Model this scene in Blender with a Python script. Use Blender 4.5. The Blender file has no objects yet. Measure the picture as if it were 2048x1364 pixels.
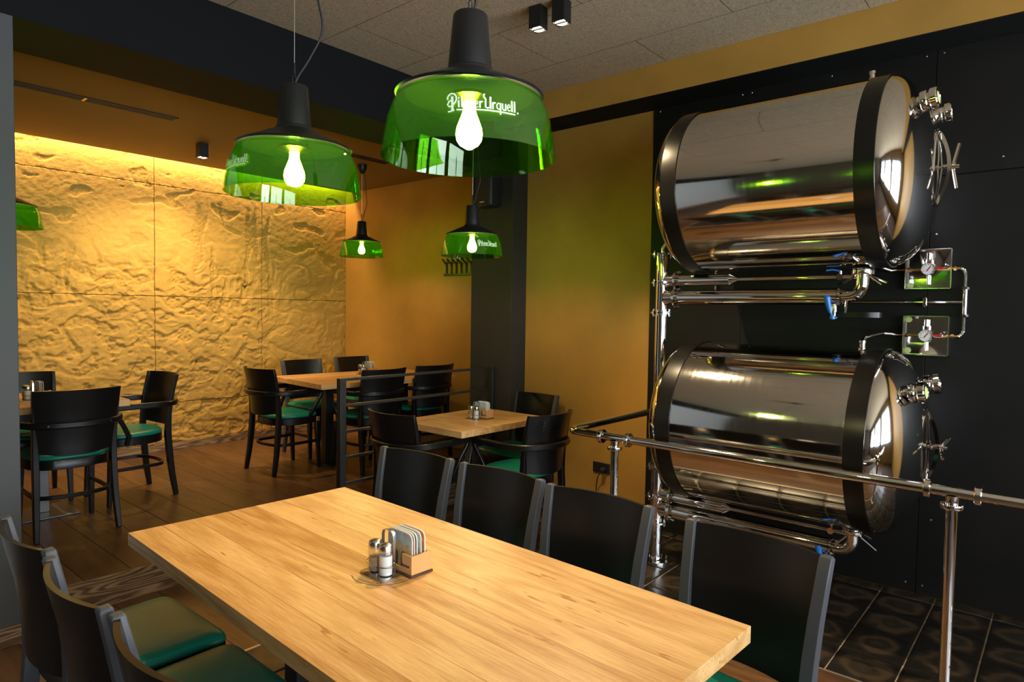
import bpy, math, random
from mathutils import Vector, Matrix, noise
random.seed(7)
PI = math.pi
sc = bpy.context.scene
COL = sc.collection

# ------------------------------------------------------------------ camera
cam_d = bpy.data.cameras.new('camera'); cam = bpy.data.objects.new('camera', cam_d); COL.objects.link(cam)
YAW, PIT, ROL, FPX = math.radians(49.497), math.radians(2.441), math.radians(0.839), 1312.9
fw = Vector((math.sin(YAW)*math.cos(PIT), math.cos(YAW)*math.cos(PIT), -math.sin(PIT)))
rt = Vector((math.cos(YAW), -math.sin(YAW), 0)); up = rt.cross(fw)
r2 = rt*math.cos(ROL)+up*math.sin(ROL); u2 = up*math.cos(ROL)-rt*math.sin(ROL)
cam.matrix_world = Matrix(((r2.x, u2.x, -fw.x, 0), (r2.y, u2.y, -fw.y, 0), (r2.z, u2.z, -fw.z, 1.5), (0, 0, 0, 1)))
cam_d.sensor_width = 36; cam_d.lens = FPX/2048*36; cam_d.clip_start = 0.05
sc.camera = cam

# ------------------------------------------------------------------ view, world, big lights
sc.view_settings.view_transform = 'Standard'; sc.view_settings.look = 'None'
sc.view_settings.gamma = 1; sc.view_settings.use_curve_mapping = False
sc.view_settings.exposure = 0.75
sc.cycles.max_bounces = 8; sc.cycles.diffuse_bounces = 4; sc.cycles.glossy_bounces = 5
sc.cycles.transparent_max_bounces = 24; sc.cycles.transmission_bounces = 6
sc.cycles.caustics_reflective = False; sc.cycles.caustics_refractive = False
sc.cycles.sample_clamp_indirect = 6
world = bpy.data.worlds.new('sky'); sc.world = world; world.use_nodes = True
world.node_tree.nodes['Background'].inputs[0].default_value = (0.62, 0.78, 1, 1)
world.node_tree.nodes['Background'].inputs[1].default_value = 1.2

def area(name, loc, rot, sx, sy, power, col, spread=PI):
    l = bpy.data.lights.new(name, 'AREA'); l.shape = 'RECTANGLE'; l.size = sx; l.size_y = sy
    l.energy = power; l.color = col; l.spread = spread
    o = bpy.data.objects.new(name, l); o.location = loc; o.rotation_euler = rot; COL.objects.link(o); return o
def spot(name, loc, target, power, col, angle=80, blend=.6, rad=.02):
    l = bpy.data.lights.new(name, 'SPOT'); l.energy = power; l.color = col
    l.spot_size = math.radians(angle); l.spot_blend = blend; l.shadow_soft_size = rad
    o = bpy.data.objects.new(name, l); o.location = loc; COL.objects.link(o)
    o.rotation_euler = (Vector(target)-Vector(loc)).to_track_quat('-Z', 'Y').to_euler(); return o
WARM = (1.0, 0.74, 0.42); DAY = (0.90, 0.95, 1.0)
WINDOWS = [(-1.75, 0.15), (0.4, 2.1), (2.3, 3.75)]
for (a, b) in WINDOWS:
    area('window_daylight', ((a+b)/2, -2.80, 1.75), (PI/2+math.radians(18), 0, 0), b-a-.1, 1.75, 72, DAY)
LWINDOWS = []
area('cove_led_strip', (2.3, 6.44, 2.98), (0, 0, 0), 4.5, .05, 36, (1.0, .68, .33))

# ------------------------------------------------------------------ materials
MATS = {}
def nodes(m):
    m.use_nodes = True; nt = m.node_tree; return nt, nt.nodes, nt.links, nt.nodes['Principled BSDF']
def mat(name, col, rough=.5, metal=0, spec=.5, var=0, vscale=3, bump=0, bscale=60, coat=0, stretch=None, rvar=0):
    m = bpy.data.materials.new(name); nt, N, L, P = nodes(m)
    P.inputs['Base Color'].default_value = (*col, 1); P.inputs['Roughness'].default_value = rough
    P.inputs['Metallic'].default_value = metal; P.inputs['Specular IOR Level'].default_value = spec
    if coat: P.inputs['Coat Weight'].default_value = coat; P.inputs['Coat Roughness'].default_value = .1
    tc = N.new('ShaderNodeTexCoord'); vec = tc.outputs['Object']
    if stretch:
        mp = N.new('ShaderNodeMapping'); mp.inputs['Scale'].default_value = stretch; L.new(vec, mp.inputs[0]); vec = mp.outputs[0]
    if var or rvar:
        n = N.new('ShaderNodeTexNoise'); n.inputs['Scale'].default_value = vscale; n.inputs['Detail'].default_value = 6; n.inputs['Roughness'].default_value = .6
        L.new(vec, n.inputs['Vector'])
        if var:
            mr = N.new('ShaderNodeMapRange'); mr.inputs[1].default_value = .3; mr.inputs[2].default_value = .7
            mr.inputs[3].default_value = 1-var; mr.inputs[4].default_value = 1+var; L.new(n.outputs[0], mr.inputs[0])
            mx = N.new('ShaderNodeVectorMath'); mx.operation = 'SCALE'; mx.inputs[0].default_value = col
            L.new(mr.outputs[0], mx.inputs['Scale']); L.new(mx.outputs[0], P.inputs['Base Color'])
        if rvar:
            mr = N.new('ShaderNodeMapRange'); mr.inputs[1].default_value = .3; mr.inputs[2].default_value = .7
            mr.inputs[3].default_value = max(.02, rough-rvar); mr.inputs[4].default_value = rough+rvar
            L.new(n.outputs[0], mr.inputs[0]); L.new(mr.outputs[0], P.inputs['Roughness'])
    if bump:
        n = N.new('ShaderNodeTexNoise'); n.inputs['Scale'].default_value = bscale; n.inputs['Detail'].default_value = 4
        L.new(vec, n.inputs['Vector'])
        b = N.new('ShaderNodeBump'); b.inputs['Strength'].default_value = bump; b.inputs['Distance'].default_value = .01
        L.new(n.outputs[0], b.inputs['Height']); L.new(b.outputs[0], P.inputs['Normal'])
    MATS[name] = m; return m
def wood(name, dark, light, rough=.4, axis=1, rnd=.18, bump=.05, scale=1.0, ring=.35):
    """planked wood: grain stretched along one object axis, tone jitter per board"""
    m = bpy.data.materials.new(name); nt, N, L, P = nodes(m)
    tc = N.new('ShaderNodeTexCoord'); oi = N.new('ShaderNodeObjectInfo')
    off = N.new('ShaderNodeVectorMath'); off.operation = 'SCALE'; off.inputs[0].default_value = (3.1, 7.7, 5.3)
    L.new(oi.outputs['Random'], off.inputs['Scale'])
    ad = N.new('ShaderNodeVectorMath'); ad.operation = 'ADD'; L.new(tc.outputs['Object'], ad.inputs[0]); L.new(off.outputs[0], ad.inputs[1])
    def mapped(a, b):
        mp = N.new('ShaderNodeMapping'); s = [b*scale]*3; s[axis] = a*scale; mp.inputs['Scale'].default_value = s; L.new(ad.outputs[0], mp.inputs[0]); return mp.outputs[0]
    n1 = N.new('ShaderNodeTexNoise'); n1.inputs['Scale'].default_value = 1; n1.inputs['Detail'].default_value = 5; n1.inputs['Distortion'].default_value = .6; L.new(mapped(1.3, 8), n1.inputs['Vector'])
    n2 = N.new('ShaderNodeTexNoise'); n2.inputs['Scale'].default_value = 1; n2.inputs['Detail'].default_value = 6; n2.inputs['Roughness'].default_value = .7; L.new(mapped(9, 170), n2.inputs['Vector'])
    def mul(a, b, op='MULTIPLY'):
        x = N.new('ShaderNodeMath'); x.operation = op
        for i, v in ((0, a), (1, b)):
            if isinstance(v, (int, float)): x.inputs[i].default_value = v
            else: L.new(v, x.inputs[i])
        return x.outputs[0]
    t = mul(mul(mul(n1.outputs[0], .5, 'SUBTRACT'), .42), mul(mul(mul(n2.outputs[0], .5, 'SUBTRACT'), .7), .5, 'ADD'), 'ADD')
    n3 = N.new('ShaderNodeTexNoise'); n3.inputs['Scale'].default_value = 1; n3.inputs['Detail'].default_value = 1.5; L.new(mapped(.55, 4.5), n3.inputs['Vector'])
    sn = mul(mul(n3.outputs[0], 70), 0, 'SINE'); t = mul(t, mul(sn, ring*.22), 'ADD')
    t = mul(t, mul(mul(oi.outputs['Random'], .5, 'SUBTRACT'), rnd*2), 'ADD')
    n4 = N.new('ShaderNodeTexNoise'); n4.inputs['Scale'].default_value = 1; n4.inputs['Detail'].default_value = 2; L.new(mapped(7, 38), n4.inputs['Vector'])
    fk = N.new('ShaderNodeMapRange'); fk.inputs[1].default_value = .70; fk.inputs[2].default_value = .76; fk.inputs[3].default_value = 0; fk.inputs[4].default_value = .5; L.new(n4.outputs[0], fk.inputs[0])
    t = mul(t, fk.outputs[0], 'SUBTRACT')                        # scattered knots and checks
    cr = N.new('ShaderNodeValToRGB'); cr.color_ramp.elements[0].position = .28; cr.color_ramp.elements[0].color = (*dark, 1)
    cr.color_ramp.elements[1].position = .72; cr.color_ramp.elements[1].color = (*light, 1); L.new(t, cr.inputs[0])
    L.new(cr.outputs[0], P.inputs['Base Color']); P.inputs['Roughness'].default_value = rough
    b = N.new('ShaderNodeBump'); b.inputs['Strength'].default_value = bump; b.inputs['Distance'].default_value = .004
    L.new(n2.outputs[0], b.inputs['Height']); L.new(b.outputs[0], P.inputs['Normal'])
    MATS[name] = m; return m
def emit(name, col, strength):
    m = bpy.data.materials.new(name); m.use_nodes = True; nt = m.node_tree; nt.nodes.clear()
    e = nt.nodes.new('ShaderNodeEmission'); e.inputs[0].default_value = (*col, 1); e.inputs[1].default_value = strength
    o = nt.nodes.new('ShaderNodeOutputMaterial'); nt.links.new(e.outputs[0], o.inputs[0]); MATS[name] = m; return m
def pane(name, tint, refl=.06, edge=.6, rough=.02, dust=None, dustamt=0):
    """thin glass: tinted straight-through transmission plus a facing-weighted reflection"""
    m = bpy.data.materials.new(name); m.use_nodes = True; nt = m.node_tree; N = nt.nodes; L = nt.links; N.clear()
    t = N.new('ShaderNodeBsdfTransparent'); t.inputs[0].default_value = (*tint, 1)
    g = N.new('ShaderNodeBsdfGlossy'); g.inputs['Roughness'].default_value = rough
    lw = N.new('ShaderNodeLayerWeight'); lw.inputs[0].default_value = .25
    mr = N.new('ShaderNodeMapRange'); mr.inputs[3].default_value = refl; mr.inputs[4].default_value = edge; L.new(lw.outputs['Facing'], mr.inputs[0])
    base = t.outputs[0]
    if dust:                                                     # dusty film that scatters the bulb's light through the glass
        tr = N.new('ShaderNodeBsdfTranslucent'); tr.inputs[0].default_value = (*dust, 1); m2 = N.new('ShaderNodeMixShader'); m2.inputs[0].default_value = dustamt
        L.new(base, m2.inputs[1]); L.new(tr.outputs[0], m2.inputs[2]); base = m2.outputs[0]
    mx = N.new('ShaderNodeMixShader'); L.new(mr.outputs[0], mx.inputs[0]); L.new(base, mx.inputs[1]); L.new(g.outputs[0], mx.inputs[2])
    o = N.new('ShaderNodeOutputMaterial'); L.new(mx.outputs[0], o.inputs[0]); MATS[name] = m; return m

mat('ochre', (.42, .22, .038), .62, var=.16, vscale=1.6, bump=.06, bscale=25)
mat('relief', (.55, .315, .06), .7, var=.16, vscale=2.5, bump=.6, bscale=150)
mat('amber_ceiling', (.23, .13, .03), .7, var=.06)
mat('charcoal', (.038, .034, .028), .6, spec=.2, var=.12, vscale=2)
mat('beam_black', (.0065, .0065, .008), .7, spec=.12, bump=.05, bscale=120)
mat('grey_post', (.075, .077, .08), .55, spec=.3)
mat('pale_wall', (.45, .46, .47), .7)
mat('dark_wall', (.07, .05, .032), .7)
mat('front_wall', (.36, .25, .12), .7)
mat('panel_black', (.008, .0073, .0066), .5, spec=.22, var=.25, vscale=2)
mat('void_black', (.004, .004, .004), .8, spec=.2)
mat('screw', (.7, .7, .7), .3, metal=1)
mat('chrome', (.80, .78, .75), .045, metal=1)
mat('tank_steel', (.74, .715, .68), .075, metal=1, rvar=.02, vscale=4, stretch=(1, 14, 1))
mat('satin_steel', (.62, .6, .57), .22, metal=1)
mat('strap_black', (.007, .006, .005), .28, spec=.35)
mat('brass', (.75, .45, .2), .2, metal=1)
mat('chair_black', (.006, .0055, .0055), .3, spec=.4)
mat('stile_lit_black', (.06, .063, .072), .45, spec=.4)  # same black paint as the backrest, lifted and blued for window light
mat('green_vinyl', (.006, .165, .105), .36, spec=.4, bump=.03, bscale=300)
mat('iron_black', (.02, .019, .018), .4, spec=.5)
mat('steel_grey', (.2, .2, .2), .35, metal=.6)
mat('lamp_black', (.010, .010, .0105), .4, spec=.4)
mat('plastic_black', (.012, .012, .013), .5)
mat('letter_white', (.85, .9, .78), .5)
mat('print_black', (.03, .02, .015), .6)
mat('blue_plastic', (.02, .17, .55), .3)
mat('red_plastic', (.6, .02, .02), .35)
mat('white_face', (.85, .85, .82), .3)
mat('sticker', (.62, .72, .25), .5)
mat('salt', (.9, .9, .9), .8)
mat('pepper', (.42, .29, .18), .9, var=.4, vscale=400)
mat('coaster_card', (.86, .86, .82), .7)
mat('coaster_sky', (.42, .55, .6), .7, var=.3, vscale=30)
mat('coaster_stone', (.5, .38, .2), .7, var=.3, vscale=60)
mat('coaster_dark', (.04, .06, .05), .7, var=.4, vscale=60)
mat('coaster_orange', (.6, .2, .05), .7, var=.5, vscale=60)
mat('holder_wood', (.62, .34, .12), .45, var=.08, vscale=6)
mat('holder_base', (.07, .025, .015), .5)
mat('grout', (.5, .4, .29), .85)
mat('slab', (.06, .035, .02), .8)
mat('strip_metal', (.62, .5, .36), .35, metal=.8)
mat('rubber', (.015, .015, .015), .6)
mat('hose', (.7, .68, .62), .25, metal=1)
wood('table_oak', (.42, .185, .042), (.80, .49, .20), rough=.36, axis=1, rnd=.14, ring=.34, bump=.1)
wood('table_oak_x', (.40, .17, .04), (.78, .45, .17), rough=.36, axis=0, rnd=.16, ring=.3, bump=.1)
wood('floor_oak', (.055, .024, .009), (.155, .074, .028), rough=.34, axis=1, rnd=.14, ring=.3, bump=.08, scale=.8)
wood('riser_oak', (.09, .05, .022), (.46, .30, .16), rough=.5, axis=0, rnd=.1, ring=.75, bump=.2, scale=2.8)
pane('green_glass', (.42, .76, .14), .04, .4, .015, dust=(.10, .42, .015), dustamt=.017)
pane('clear_glass', (.93, .95, .94), .06, .5, .03)
pane('window_glass', (.95, .97, .98), .04, .3, .01)
emit('bulb_glow', (1.0, .80, .42), 185)
emit('led_glow', (1.0, .85, .62), 14)
# acoustic wood-wool board
m = mat('wood_wool', (.21, .18, .145), .9, spec=.2); nt, N, L, P = nodes(m)
tc = N.new('ShaderNodeTexCoord'); n = N.new('ShaderNodeTexNoise'); n.inputs['Scale'].default_value = 95; n.inputs['Detail'].default_value = 5; n.inputs['Distortion'].default_value = 2.5
L.new(tc.outputs['Object'], n.inputs['Vector'])
cr = N.new('ShaderNodeValToRGB'); cr.color_ramp.elements[0].position = .36; cr.color_ramp.elements[0].color = (.29, .228, .152, 1); cr.color_ramp.elements[1].position = .66; cr.color_ramp.elements[1].color = (.72, .595, .425, 1)
L.new(n.outputs[0], cr.inputs[0]); L.new(cr.outputs[0], P.inputs['Base Color'])
b = N.new('ShaderNodeBump'); b.inputs['Strength'].default_value = .8; b.inputs['Distance'].default_value = .006; L.new(n.outputs[0], b.inputs['Height']); L.new(b.outputs[0], P.inputs['Normal'])
# worn dark tile with an oval paler wear patch
m = mat('worn_tile', (.02, .016, .012), .3, spec=.5); nt, N, L, P = nodes(m)
tc = N.new('ShaderNodeTexCoord'); oi = N.new('ShaderNodeObjectInfo')
of = N.new('ShaderNodeVectorMath'); of.operation = 'SCALE'; of.inputs[0].default_value = (9, 5, 7); L.new(oi.outputs['Random'], of.inputs['Scale'])
ad = N.new('ShaderNodeVectorMath'); L.new(tc.outputs['Object'], ad.inputs[0]); L.new(of.outputs[0], ad.inputs[1])
n = N.new('ShaderNodeTexNoise'); n.inputs['Scale'].default_value = 9; n.inputs['Detail'].default_value = 7; L.new(ad.outputs[0], n.inputs['Vector'])
ln = N.new('ShaderNodeVectorMath'); ln.operation = 'LENGTH'
mp = N.new('ShaderNodeMapping'); mp.inputs['Scale'].default_value = (10.5, 9.5, 0); L.new(tc.outputs['Object'], mp.inputs[0]); L.new(mp.outputs[0], ln.inputs[0])
a1 = N.new('ShaderNodeMath'); a1.operation = 'MULTIPLY_ADD'; a1.inputs[1].default_value = 1.5; L.new(n.outputs[0], a1.inputs[0]); L.new(ln.outputs['Value'], a1.inputs[2])
cr = N.new('ShaderNodeValToRGB'); e = cr.color_ramp.elements
e[0].position = .35; e[0].color = (.035, .026, .017, 1); e[1].position = 1.0; e[1].color = (.010, .008, .006, 1)
for p_, c_ in ((.6, (.02, .015, .010)), (.72, (.045, .030, .016)), (.8, (.05, .031, .016)), (.88, (.02, .015, .011))):
    q = e.new(p_); q.color = (*c_, 1)
sc1 = N.new('ShaderNodeMath'); sc1.operation = 'MULTIPLY'; sc1.inputs[1].default_value = .5; L.new(a1.outputs[0], sc1.inputs[0]); L.new(sc1.outputs[0], cr.inputs[0]); L.new(cr.outputs[0], P.inputs['Base Color'])

# ------------------------------------------------------------------ mesh builder
class MB:
    def __init__(s): s.v = []; s.f = []
    def add(s, vs, fs):
        o = len(s.v); s.v += [tuple(x) for x in vs]; s.f += [tuple(o+i for i in q) for q in fs]; return s
    def box(s, lo, hi, M=None):
        x0, y0, z0 = lo; x1, y1, z1 = hi
        vs = [Vector(p) for p in ((x0,y0,z0),(x1,y0,z0),(x1,y1,z0),(x0,y1,z0),(x0,y0,z1),(x1,y0,z1),(x1,y1,z1),(x0,y1,z1))]
        if M is not None: vs = [M @ p for p in vs]
        return s.add(vs, [(3,2,1,0),(4,5,6,7),(0,1,5,4),(1,2,6,5),(2,3,7,6),(3,0,4,7)])
    def tube(s, pts, r, seg=12, closed=False, cap=True):
        pts = [Vector(p) for p in pts]; n = len(pts); rs = r if isinstance(r, (list, tuple)) else [r]*n
        prev = None; rings = []
        for i, p in enumerate(pts):
            if closed: t = pts[(i+1) % n]-pts[i-1]
            else: t = pts[min(i+1, n-1)]-pts[max(i-1, 0)]
            t.normalize()
            if prev is None:
                a = Vector((0, 0, 1)) if abs(t.z) < .9 else Vector((1, 0, 0)); u = t.cross(a).normalized()
            else:
                u = (prev-t*prev.dot(t)).normalized()
            w = t.cross(u); prev = u
            rings.append([p+(u*math.cos(2*PI*k/seg)+w*math.sin(2*PI*k/seg))*rs[i] for k in range(seg)])
        vs = [q for g in rings for q in g]; fs = []
        for i in range(n if closed else n-1):
            a = i*seg; b_ = ((i+1) % n)*seg
            for k in range(seg): fs.append((a+k, a+(k+1) % seg, b_+(k+1) % seg, b_+k))
        if not closed and cap:
            fs.append(tuple(reversed(range(seg)))); fs.append(tuple((n-1)*seg+k for k in range(seg)))
        return s.add(vs, fs)
    def cyl(s, a, b_, r, r1=None, seg=20): return s.tube([a, b_], [r, r if r1 is None else r1], seg)
    def bar(s, pts, w, h, side=(1, 0, 0), closed=False):
        """rectangular section swept along pts: w along side (or list of side vectors), h across"""
        pts = [Vector(p) for p in pts]; n = len(pts); vs = []; fs = []
        ws = w if isinstance(w, (list, tuple)) else [w]*n; hs = h if isinstance(h, (list, tuple)) else [h]*n
        for i, p in enumerate(pts):
            if closed: t = (pts[(i+1) % n]-pts[i-1]).normalized()
            else: t = (pts[min(i+1, n-1)]-pts[max(i-1, 0)]).normalized()
            sd = Vector(side[i] if isinstance(side, list) else side); sd = (sd-t*sd.dot(t)).normalized(); q = t.cross(sd)
            for a, c in ((-1,-1),(1,-1),(1,1),(-1,1)): vs.append(p+sd*(a*ws[i]/2)+q*(c*hs[i]/2))
        for i in range(n if closed else n-1):
            a = i*4; b_ = ((i+1) % n)*4
            for k in range(4): fs.append((a+k, a+(k+1) % 4, b_+(k+1) % 4, b_+k))
        if not closed: fs += [(3,2,1,0), tuple((n-1)*4+k for k in range(4))]
        return s.add(vs, fs)
    def lathe(s, prof, seg=32, M=None, cap0=False, cap1=False, loop=False):
        vs = []; n = len(prof)
        for (r, z) in prof:
            for k in range(seg):
                p = Vector((r*math.cos(2*PI*k/seg), r*math.sin(2*PI*k/seg), z)); vs.append(M @ p if M is not None else p)
        fs = []
        for i in range(n if loop else n-1):
            a = i*seg; b_ = ((i+1) % n)*seg
            for k in range(seg): fs.append((a+k, a+(k+1) % seg, b_+(k+1) % seg, b_+k))
        if cap0: fs.append(tuple(reversed(range(seg))))
        if cap1: fs.append(tuple((n-1)*seg+k for k in range(seg)))
        return s.add(vs, fs)
    def build(s, name, m, parent=None, smooth=True, bevel=0, angle=35, segs=2, kind=None):
        me = bpy.data.meshes.new(name); me.from_pydata(s.v, [], s.f); me.update()
        me.materials.append(MATS[m] if isinstance(m, str) else m)
        if smooth:
            me.polygons.foreach_set('use_smooth', [True]*len(me.polygons)); me.set_sharp_from_angle(angle=math.radians(angle))
        o = bpy.data.objects.new(name, me); COL.objects.link(o)
        if parent is not None: o.parent = parent
        if bevel:
            b_ = o.modifiers.new('bevel', 'BEVEL'); b_.width = bevel; b_.segments = segs; b_.limit_method = 'ANGLE'; b_.angle_limit = math.radians(40)
        if kind: o['kind'] = kind
        return o
def bx(name, lo, hi, m, parent=None, bevel=0, kind=None):
    """box whose object origin sits at its own centre, so object-space textures stay local"""
    c = [(a+b_)/2 for a, b_ in zip(lo, hi)]; h = [(b_-a)/2 for a, b_ in zip(lo, hi)]
    o = MB().box([-v for v in h], h).build(name, m, parent, smooth=bool(bevel), bevel=bevel); o.location = c
    if kind: o['kind'] = kind
    return o
def struct(name, mb, m, parent=None, bevel=0, smooth=False):
    o = mb.build(name, m, parent, smooth=smooth, bevel=bevel)
    if parent is None: o['kind'] = 'structure'
    return o
def tag(o, label, cat, group=None):
    o['label'] = label; o['category'] = cat
    if group: o['group'] = group
    return o
def thing(name, label, cat, loc=(0, 0, 0), rz=0, group=None):
    o = bpy.data.objects.new(name, None); COL.objects.link(o); o.empty_display_size = .1
    o.location = loc; o.rotation_euler = (0, 0, rz); return tag(o, label, cat, group)
def copy_tree(o, parent=None):
    c = o.copy(); COL.objects.link(c); c.parent = parent
    for ch in o.children: copy_tree(ch, c)
    return c
def dup(o, loc, rz, label, group=None):
    c = copy_tree(o); c.location = loc; c.rotation_euler = (0, 0, rz); c['label'] = label
    if group: c['group'] = group
    return c
def rotm(axis_to):
    """matrix turning +Z to the given direction"""
    return Vector(axis_to).to_track_quat('Z', 'Y').to_matrix().to_4x4()
def arc(c, r, a0, a1, n, plane='xy'):
    out = []
    for i in range(n+1):
        a = math.radians(a0+(a1-a0)*i/n); u, v = r*math.cos(a), r*math.sin(a)
        out.append({'xy': (c[0]+u, c[1]+v, c[2]), 'xz': (c[0]+u, c[1], c[2]+v), 'yz': (c[0], c[1]+u, c[2]+v)}[plane])
    return out

# ================================================================== THE SETTING
XW, XB, YB, ZB = 4.13, 4.59, 6.50, 0.15          # tank wall, back-room side wall, relief wall, raised floor
X0, Y0 = -2.6, -2.6                              # unseen left and window walls
YS = 3.635                                       # step riser
ZC = 3.115                                       # main ceiling
# floors
fl = struct('floor', MB().box((X0, Y0, -.12), (XW, YS, -.006)), 'grout')
tiles_mesh = None
def tile(ix, iy, x0, x1, y0, y1):
    global tiles_mesh
    hx, hy = (x1-x0)/2-.0032, (y1-y0)/2-.0032
    if tiles_mesh is None:
        mb = MB(); r = .012
        for (k, z) in ((0, -.006), (0, -.0022), (.004, -.0006), (r, 0)):
            c = [(-hx+k, -hy+k), (hx-k, -hy+k), (hx-k, hy-k), (-hx+k, hy-k)]
            mb.v += [(p[0], p[1], z) for p in c]
        for i in range(3):
            for k in range(4): mb.f.append((i*4+k, i*4+(k+1) % 4, i*4+4+(k+1) % 4, i*4+4+k))
        mb.f.append((12, 13, 14, 15))
        o = mb.build('tile', 'worn_tile', fl); tiles_mesh = o.data
    else:
        o = bpy.data.objects.new('tile', tiles_mesh); COL.objects.link(o); o.parent = fl
    o.location = ((x0+x1)/2, (y0+y1)/2, random.uniform(-.0008, .0004)); o.rotation_euler = (0, 0, random.choice((0, PI))+random.uniform(-.003, .003))
TX, TY = .27, .25
for i in range(5):
    for j in range(-3, 11):
        x1 = 4.31-TX*i
        if x1 > 4.2:
            continue
        tile(i, j, x1-TX, x1, .004+TY*j, .004+TY*(j+1))
for j in range(-3, 11):                           # cut row against the wall
    o = MB().box((-.043, -.1225, -.006), (.043, .1225, 0)).build('tile', 'worn_tile', fl, bevel=.003); o.location = (4.0855, .129+TY*j, 0)
for i in range(6):
    for j in range(4, 11):
        tile(i, j, .27+TX*i, .27+TX*(i+1), .004+TY*j-.05, .004+TY*(j+1)-.05)
bx('backing_tile', (X0, Y0, -.006), (.265, 2.70, -.001), 'slab', fl)
bx('backing_tile', (.265, Y0, -.006), (1.9, .94, -.001), 'slab', fl)
bx('backing_tile', (2.96, Y0, -.006), (XW, -.76, -.001), 'slab', fl)
def planks(parent, x0, x1, y0, y1, z, w, lens):
    x = x0; k = 0
    while x < x1-.02:
        xe = min(x+w, x1); y = y0-random.uniform(0, lens[0]*.8)
        while y < y1:
            ye = y+random.uniform(*lens); a, b_ = max(y, y0), min(ye, y1)
            if b_-a > .02: bx('plank', (x+.0012, a+.0012, z-.006), (xe-.0012, b_-.0012, z+random.uniform(-.0006, .0004)), 'floor_oak', parent, bevel=.0015)
            y = ye
        x = xe
planks(fl, X0, XW, 2.715, YS, 0, .21, (1.6, 2.2))
planks(fl, 1.905, 2.955, Y0, 2.70, 0, .21, (1.3, 2.2))
struct('trim_1', MB().box((2.955, Y0, -.006), (2.965, 2.70, .002)), 'strip_metal')
struct('trim_2', MB().box((X0, 2.700, -.006), (2.96, 2.715, .003)), 'strip_metal')
fr = struct('floor_raised', MB().box((X0, YS+.02, -.12), (XB, YB+.3, ZB-.006)), 'slab')
planks(fr, .2, XB, YS+.02, YB, ZB, .215, (1.5, 2.3))
struct('trim_riser', MB().box((X0, YS, -.005), (XW+.4, YS+.02, ZB)), 'riser_oak', bevel=.003, smooth=True)
# post at left edge of the opening, its base board, and the wall beyond it
struct('wall_post', MB().box((.685, 3.515, 0), (.781, 3.99, 2.745)), 'grey_post', bevel=.003, smooth=True)
struct('baseboard_post', MB().box((.675, 3.5, 0), (.793, 3.514, .085)).box((.782, 3.5, 0), (.793, YS-.002, .085)), 'riser_oak', bevel=.002, smooth=True)
struct('wall_side', MB().box((X0, 3.66, ZB), (.684, 3.80, 2.745)), 'pale_wall')
# beam and column
struct('ceiling_beam', MB().box((X0, 3.515, 2.745), (XB, 3.99, ZC)), 'beam_black')
struct('wall_column', MB().box((3.95, 3.385, 0), (XB+.1, 3.83, 2.744)).box((3.95, 3.385, 2.744), (XW, 3.514, 2.914)), 'charcoal', bevel=.002, smooth=True)
# right wall, tank wall
wr = struct('wall_right', MB().box((XW, Y0, -.1), (XW+.2, 3.385, 2.92)), 'ochre')
ys = [2.26, 1.61, .60, -.62]
bx('panel_backing', (XW-.0004, -.62, 0), (XW+.01, 2.26, 2.93), 'void_black', wr)
for a, b_ in zip(ys, ys[1:]):
    for z0, z1 in ((.004, 2.253), (2.257, 2.93)):
        bx('wall_panel', (XW-.012, b_+.0015, z0), (XW-.0006, a-.0015, z1), 'panel_black', wr, bevel=.001)
sm = MB()
for y in (2.21, 1.64, 1.58, 1.118, .649, .57, .1, -.3):
    for z in (2.895, .055): sm.lathe([(0.0001, .0035), (.004, .003), (.006, 0)], 8, Matrix.Translation((XW-.012, y, z)) @ rotm((-1, 0, 0)))
for y, z in ((.542, .422), (.63, 2.2), (.57, 2.2), (.63, 1.1), (.57, 1.95), (1.64, 1.66), (1.58, 1.66), (2.2, 2.2), (2.2, 1.1), (.3, 2.32), (.1, .9)):
    sm.lathe([(0.0001, .0035), (.004, .003), (.006, 0)], 8, Matrix.Translation((XW-.012, y, z)) @ rotm((-1, 0, 0)))
sm.build('panel_screws', 'screw', wr, kind='stuff')
# bulkhead along the right wall
struct('trim_bulkhead', MB().box((3.855, Y0, 2.921), (XW+.2, 3.514, ZC+.15)), 'ochre')
struct('trim_3', MB().box((3.857, Y0, 2.914), (XW-.001, 3.384, 2.9205)), 'void_black')
# back room
struct('wall_back_right', MB().box((XB, 3.83, 0), (XB+.15, YB+.2, 3.1)), 'ochre')
struct('ceiling_back', MB().box((X0, 3.99, 2.86), (XB, 6.38, 2.90)), 'amber_ceiling')
struct('ceiling_cove', MB().box((X0, 6.36, 3.02), (XB, YB+.2, 3.1)).box((X0, 6.34, 2.9), (XB, 6.36, 3.1)), 'pale_wall')
struct('baseboard_back', MB().box((X0, YB-.016, ZB), (XB, YB, ZB+.07)), 'riser_oak', bevel=.002, smooth=True)
struct('baseboard_back_right', MB().box((XB-.014, 3.831, ZB), (XB, YB-.017, ZB+.07)), 'riser_oak', bevel=.002, smooth=True)
wb = struct('wall_back', MB().box((X0, YB+.035, 0), (XB, YB+.2, 3.02)), 'charcoal')
def sst(a, b_, x):
    t = min(1, max(0, (x-a)/(b_-a))); return t*t*(3-2*t)
def nz(x, y, z=0): return noise.noise(Vector((x, y, z)))
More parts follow.
